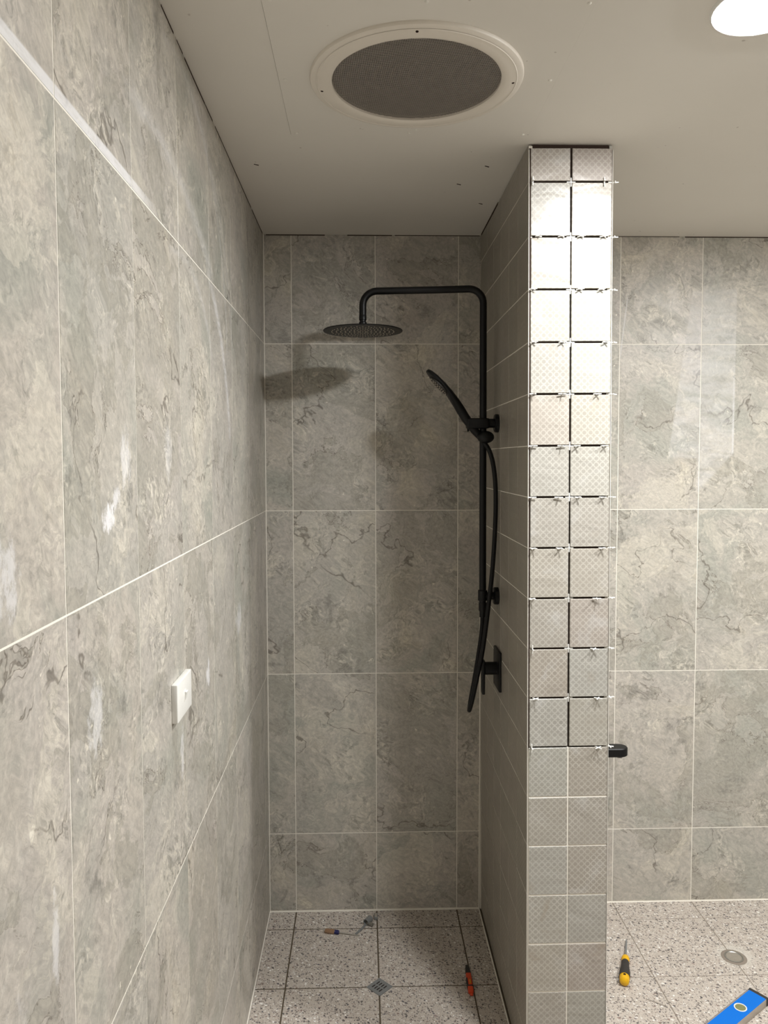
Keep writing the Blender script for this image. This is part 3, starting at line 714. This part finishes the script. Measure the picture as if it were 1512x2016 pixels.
# ------------------------------------------------------------------ floor drain grate (square set diagonally)
dr = thing('drain_grate', (0.4005, -0.4255, 0.0), 'square steel shower drain grate set diagonally in the terrazzo floor', 'drain')
Rz = Matrix.Rotation(math.pi/4, 4, 'Z'); DT = Matrix.Translation((0.4005, -0.4255, 0.0))
S = 0.0300
def cut(bm): bmesh.ops.transform(bm, matrix=DT @ Rz, verts=bm.verts[:]); return bm
us = [-S, -0.018, -0.0025, 0.0025, 0.018, S]
vsz = [-S]
for k in range(4): vsz += [-0.0165+k*0.0102, -0.0165+k*0.0102+0.0046]
vsz += [S]
bm = bmesh.new()
for i, (u0, u1) in enumerate(zip(us, us[1:])):
    for j, (v0, v1) in enumerate(zip(vsz, vsz[1:])):
        if i in (1, 3) and j % 2 == 1: continue
        box(bm, u0, u1, v0, v1, 0.0006, 0.0026)
bmesh.ops.remove_doubles(bm, verts=bm.verts[:], dist=1e-6)
part('grate', cut(bm), 'zinc', dr, False)
part('sump', cut(box(bmesh.new(), -0.024, 0.024, -0.024, 0.024, 0.0002, 0.0007)), 'hole', dr, False)

# round waste in the room floor
rw = thing('floor_waste', (1.592, -0.334, ZM), 'small round floor waste with pale rim beside the blue level', 'drain')
part('rim', lathe(bmesh.new(), [(0.0305, 0.0004), (0.030, 0.003), (0.0265, 0.0035), (0.0245, 0.002), (0.0245, 0.0006)], (1.592, -0.334, ZM), (0, 0, 1), 40), 'steel', rw)
part('plug', lathe(bmesh.new(), [(0.0248, 0.0018), (0.018, 0.0010), (0.008, 0.0006), (0, 0.0006)], (1.592, -0.334, ZM), (0, 0, 1), 32), 'putty', rw)
part('mortar_collar', lathe(bmesh.new(), [(0.041, 0.0003), (0.037, 0.0012), (0.030, 0.0012)], (1.592, -0.334, ZM), (0, 0, 1), 32), 'grout_mid', rw)

# ------------------------------------------------------------------ tools
def axis_part(name, prof, a, d, mat, par, seg=20): return part(name, lathe(bmesh.new(), prof, a, d, seg), mat, par)
# yellow and black screwdriver
A = Vector((1.2620, -0.2344, ZM+0.0035)); B = Vector((1.1745, -0.4708, ZM+0.0168)); D = (B-A).normalized(); Lg = (B-A).length
ys_ = thing('screwdriver', (1.215, -0.36, ZM), 'yellow and black handled screwdriver lying on the terrazzo beside the dividing wall', 'screwdriver', 'screwdrivers on the floor')
h0 = Lg-0.142
bm = lathe(bmesh.new(), [(0, 0.0), (0.0020, 0.001), (0.0030, 0.012), (0.0032, 0.02), (0.0036, h0+0.01)], A, D, 14)
part('shaft', bm, 'zinc', ys_)
axis_part('collar', [(0.004, h0), (0.0115, h0+0.002), (0.0135, h0+0.010), (0.0125, h0+0.020), (0.0105, h0+0.026)], A, D, 'yellow', ys_)
axis_part('grip', [(0.0105, h0+0.025), (0.0128, h0+0.032), (0.0125, h0+0.045), (0.0145, h0+0.065), (0.0168, h0+0.085), (0.0172, h0+0.105), (0.0170, h0+0.117)], A, D, 'blackgrip', ys_)
axis_part('handle_end', [(0.0162, h0+0.115), (0.0160, h0+0.119), (0.0155, h0+0.129), (0.0140, h0+0.138), (0.008, h0+0.142), (0, h0+0.1425)], A, D, 'yellow', ys_)
bm = bmesh.new(); X_, Y_ = frame_of(D); UPV = Vector((0, 0, 1)); UPV = (UPV-D*UPV.dot(D)).normalized()
axis_part('handle_badge', [(0, 0.0006), (0.0040, 0.0006), (0.0044, -0.002)], A+D*(h0+0.124)+UPV*0.0157, UPV, 'hole', ys_)
# small brown-handled screwdriver
A = Vector((0.3360, -0.1565, 0.0022)); B = Vector((0.2110, -0.1325, 0.0082)); D = (B-A).normalized(); Lg = (B-A).length
bs = thing('screwdriver', (0.262, -0.142, 0.0), 'small screwdriver with brown handle and dark blue collar on the shower floor', 'screwdriver', 'screwdrivers on the floor')
axis_part('shaft', [(0, 0), (0.0018, 0.0004), (0.0018, Lg-0.045)], A, D, 'steel', bs, 10)
axis_part('collar', [(0.003, Lg-0.053), (0.0070, Lg-0.052), (0.0080, Lg-0.046), (0.0068, Lg-0.040), (0.0078, Lg-0.036)], A, D, 'navy', bs)
axis_part('handle', [(0.0072, Lg-0.0365), (0.0084, Lg-0.030), (0.0086, Lg-0.008), (0.0070, Lg-0.001), (0, Lg)], A, D, 'brown', bs, 8)
# curled metal strap clip
cp = thing('pipe_clip', (0.352, -0.10, 0.0), 'curled zinc pipe clip lying on the shower floor by the small screwdriver', 'pipe clip')
def strap(pts, wd, th, axis):
    bm = bmesh.new(); axis = Vector(axis).normalized(); P = [Vector(p) for p in pts]; R_ = []
    for i, p in enumerate(P):
        d = (P[min(i+1, len(P)-1)]-P[max(i-1, 0)]).normalized(); n_ = d.cross(axis).normalized()
        R_.append([bm.verts.new(p+axis*a*wd/2+n_*b*th/2) for a, b in ((-1, -1), (1, -1), (1, 1), (-1, 1))])
    for a, b in zip(R_, R_[1:]):
        for k in range(4): bm.faces.new((a[k], a[(k+1) % 4], b[(k+1) % 4], b[k]))
    bm.faces.new(R_[0][::-1]); bm.faces.new(R_[-1]); return bm
ax_ = Vector((0.55, 0.83, 0)).normalized(); pr_ = Vector((0.83, -0.55, 0))
cc = Vector((0.366, -0.083, 0.0118))
ring_ = [cc+(pr_*math.cos(t)+Vector((0, 0, 1))*math.sin(t))*0.0105 for t in [math.radians(-60+k*15) for k in range(21)]]
part('clip_band', strap(ring_, 0.030, 0.0016, ax_), 'zinc', cp, False)
part('clip_foot', strap([(0.358, -0.090, 0.003), (0.348, -0.106, 0.0012), (0.341, -0.120, 0.0012), (0.336, -0.130, 0.0050), (0.329, -0.136, 0.0012), (0.322, -0.146, 0.0012)], 0.009, 0.0014, pr_), 'zinc', cp, False)
part('clip_screw', lathe(bmesh.new(), [(0, 0.016), (0.0055, 0.016), (0.0062, 0.012), (0.0062, -0.006), (0, -0.006)], (0.371, -0.094, 0.0078), (0.75, -0.66, 0.1), 14), 'steel', cp)
# small grey metal block
nb = thing('metal_block', (0.3945, -0.050, 0.0), 'small grey rectangular metal fitting with dark edges near the back wall', 'metal fitting')
part('body', box(bmesh.new(), 0.3875, 0.4015, -0.0640, -0.0360, 0.0003, 0.0120, 0.002, 2), 'zinc', nb)
part('face_plate', box(bmesh.new(), 0.3897, 0.3993, -0.0605, -0.0395, 0.0110, 0.0130, 0.0006, 1), 'alu', nb)
part('stud', tube(bmesh.new(), [(0.3945, -0.037, 0.006), (0.3945, -0.028, 0.006)], 0.002, 8), 'zinc', nb)
# utility knife
kn = thing('utility_knife', (0.6900, -0.405, 0.0), 'orange and black utility knife lying by the dividing wall on the shower floor', 'knife')
KA = Vector((0.6925, -0.3400, 0.0)); KB = Vector((0.6880, -0.4760, 0.0)); ka = math.atan2(KB.y-KA.y, KB.x-KA.x)
KM = Matrix.Translation(KA) @ Matrix.Rotation(ka, 4, 'Z')
def kpart(name, b, mat, par=kn):
    bm = box(bmesh.new(), *b[:6], b[6], 2); bmesh.ops.transform(bm, matrix=KM, verts=bm.verts[:]); return part(name, bm, mat, par)
bm = bmesh.new()
pl = [(0.0, -0.0055), (0.0, 0.003), (0.036, 0.0085), (0.044, 0.0075), (0.046, -0.0075), (0.020, -0.0075)]
Lq = [[bm.verts.new((x, y, z)) for x, y in pl] for z in (0.0008, 0.0115)]
for k in range(6): bm.faces.new((Lq[0][k], Lq[0][(k+1) % 6], Lq[1][(k+1) % 6], Lq[1][k]))
bm.faces.new(Lq[0][::-1]); bm.faces.new(Lq[1]); bmesh.ops.transform(bm, matrix=KM, verts=bm.verts[:])
part('nose', bm, 'blackgrip', kn, False)
kb = kpart('body', (0.040, 0.128, -0.0085, 0.0085, 0.0006, 0.0135, 0.003), 'orange')
kpart('grip', (0.066, 0.102, -0.0100, -0.0050, 0.0010, 0.0142, 0.0015), 'blackgrip')
kpart('slider', (0.076, 0.094, -0.0010, 0.0040, 0.0125, 0.0155, 0.0010), 'gold')
kpart('band', (0.100, 0.106, -0.0092, 0.0092, 0.0004, 0.0142, 0.0010), 'blackgrip')
kpart('blade_tail', (0.124, 0.138, -0.0040, 0.0060, 0.0030, 0.0080, 0.0010), 'orange')
# spirit level
LD = Vector((-0.813, -0.582, 0)); LN = Vector((0.582, -0.813, 0)); L0 = Vector((1.5535, -0.5170, ZM))
lvl = thing('spirit_level', (1.45, -0.62, ZM), 'blue spirit level with black end cap lying on the terrazzo floor', 'spirit level')
LM = Matrix(((LD.x, LN.x, 0, L0.x), (LD.y, LN.y, 0, L0.y), (0, 0, 1, L0.z), (0, 0, 0, 1)))
def lpart(name, bm, mat, smooth=True, par=lvl):
    bmesh.ops.transform(bm, matrix=LM, verts=bm.verts[:]); return part(name, bm, mat, par, smooth)
lb = lpart('frame', box(bmesh.new(), 0.010, 0.60, 0.0, 0.058, 0.0005, 0.0243, 0.0012, 2), 'alu')
lpart('painted_web', box(bmesh.new(), 0.0125, 0.599, 0.0040, 0.0568, 0.0225, 0.0252, 0.0006, 1), 'blue')
lpart('side_stripe', box(bmesh.new(), 0.0105, 0.599, -0.0004, 0.0030, 0.0160, 0.0240, 0.0003, 1), 'navy')
lpart('end_cap', box(bmesh.new(), 0.0, 0.0135, -0.0008, 0.0590, 0.0003, 0.0258, 0.0030, 3), 'blackgrip')
lpart('end_cap', box(bmesh.new(), 0.5985, 0.610, -0.0008, 0.0590, 0.0003, 0.0258, 0.0030, 3), 'blackgrip')
def ell(rx, ry, prof, cx, cy):
    bm = lathe(bmesh.new(), prof, (0, 0, 0), (0, 0, 1), 40)
    bmesh.ops.transform(bm, matrix=Matrix.Translation((cx, cy, 0)) @ Matrix.Diagonal((rx, ry, 1, 1)), verts=bm.verts[:]); return bm
vr = lpart('vial_ring', ell(0.0190, 0.0180, [(1.0, 0.0250), (1.0, 0.0262), (0.84, 0.0264), (0.82, 0.0252)], 0.110, 0.0285), 'white')
lpart('vial', ell(0.0158, 0.0150, [(1.0, 0.0253), (0.6, 0.0258), (0.0, 0.0260)], 0.110, 0.0285), 'vial', True, vr)
# loose nail
nl = thing('nail', (1.248, -0.542, ZM), 'thin silver nail lying on the terrazzo near the yellow screwdriver', 'nail')
part('shank', tube(bmesh.new(), [(1.2245, -0.5255, ZM+0.0013), (1.2715, -0.5580, ZM+0.0013)], 0.0013, 8), 'alu', nl)
part('head', lathe(bmesh.new(), [(0, 0), (0.0030, 0), (0.0030, 0.001), (0, 0.001)], (1.2715, -0.5580, ZM+0.003), (0.82, -0.57, 0), 12), 'steel', nl)
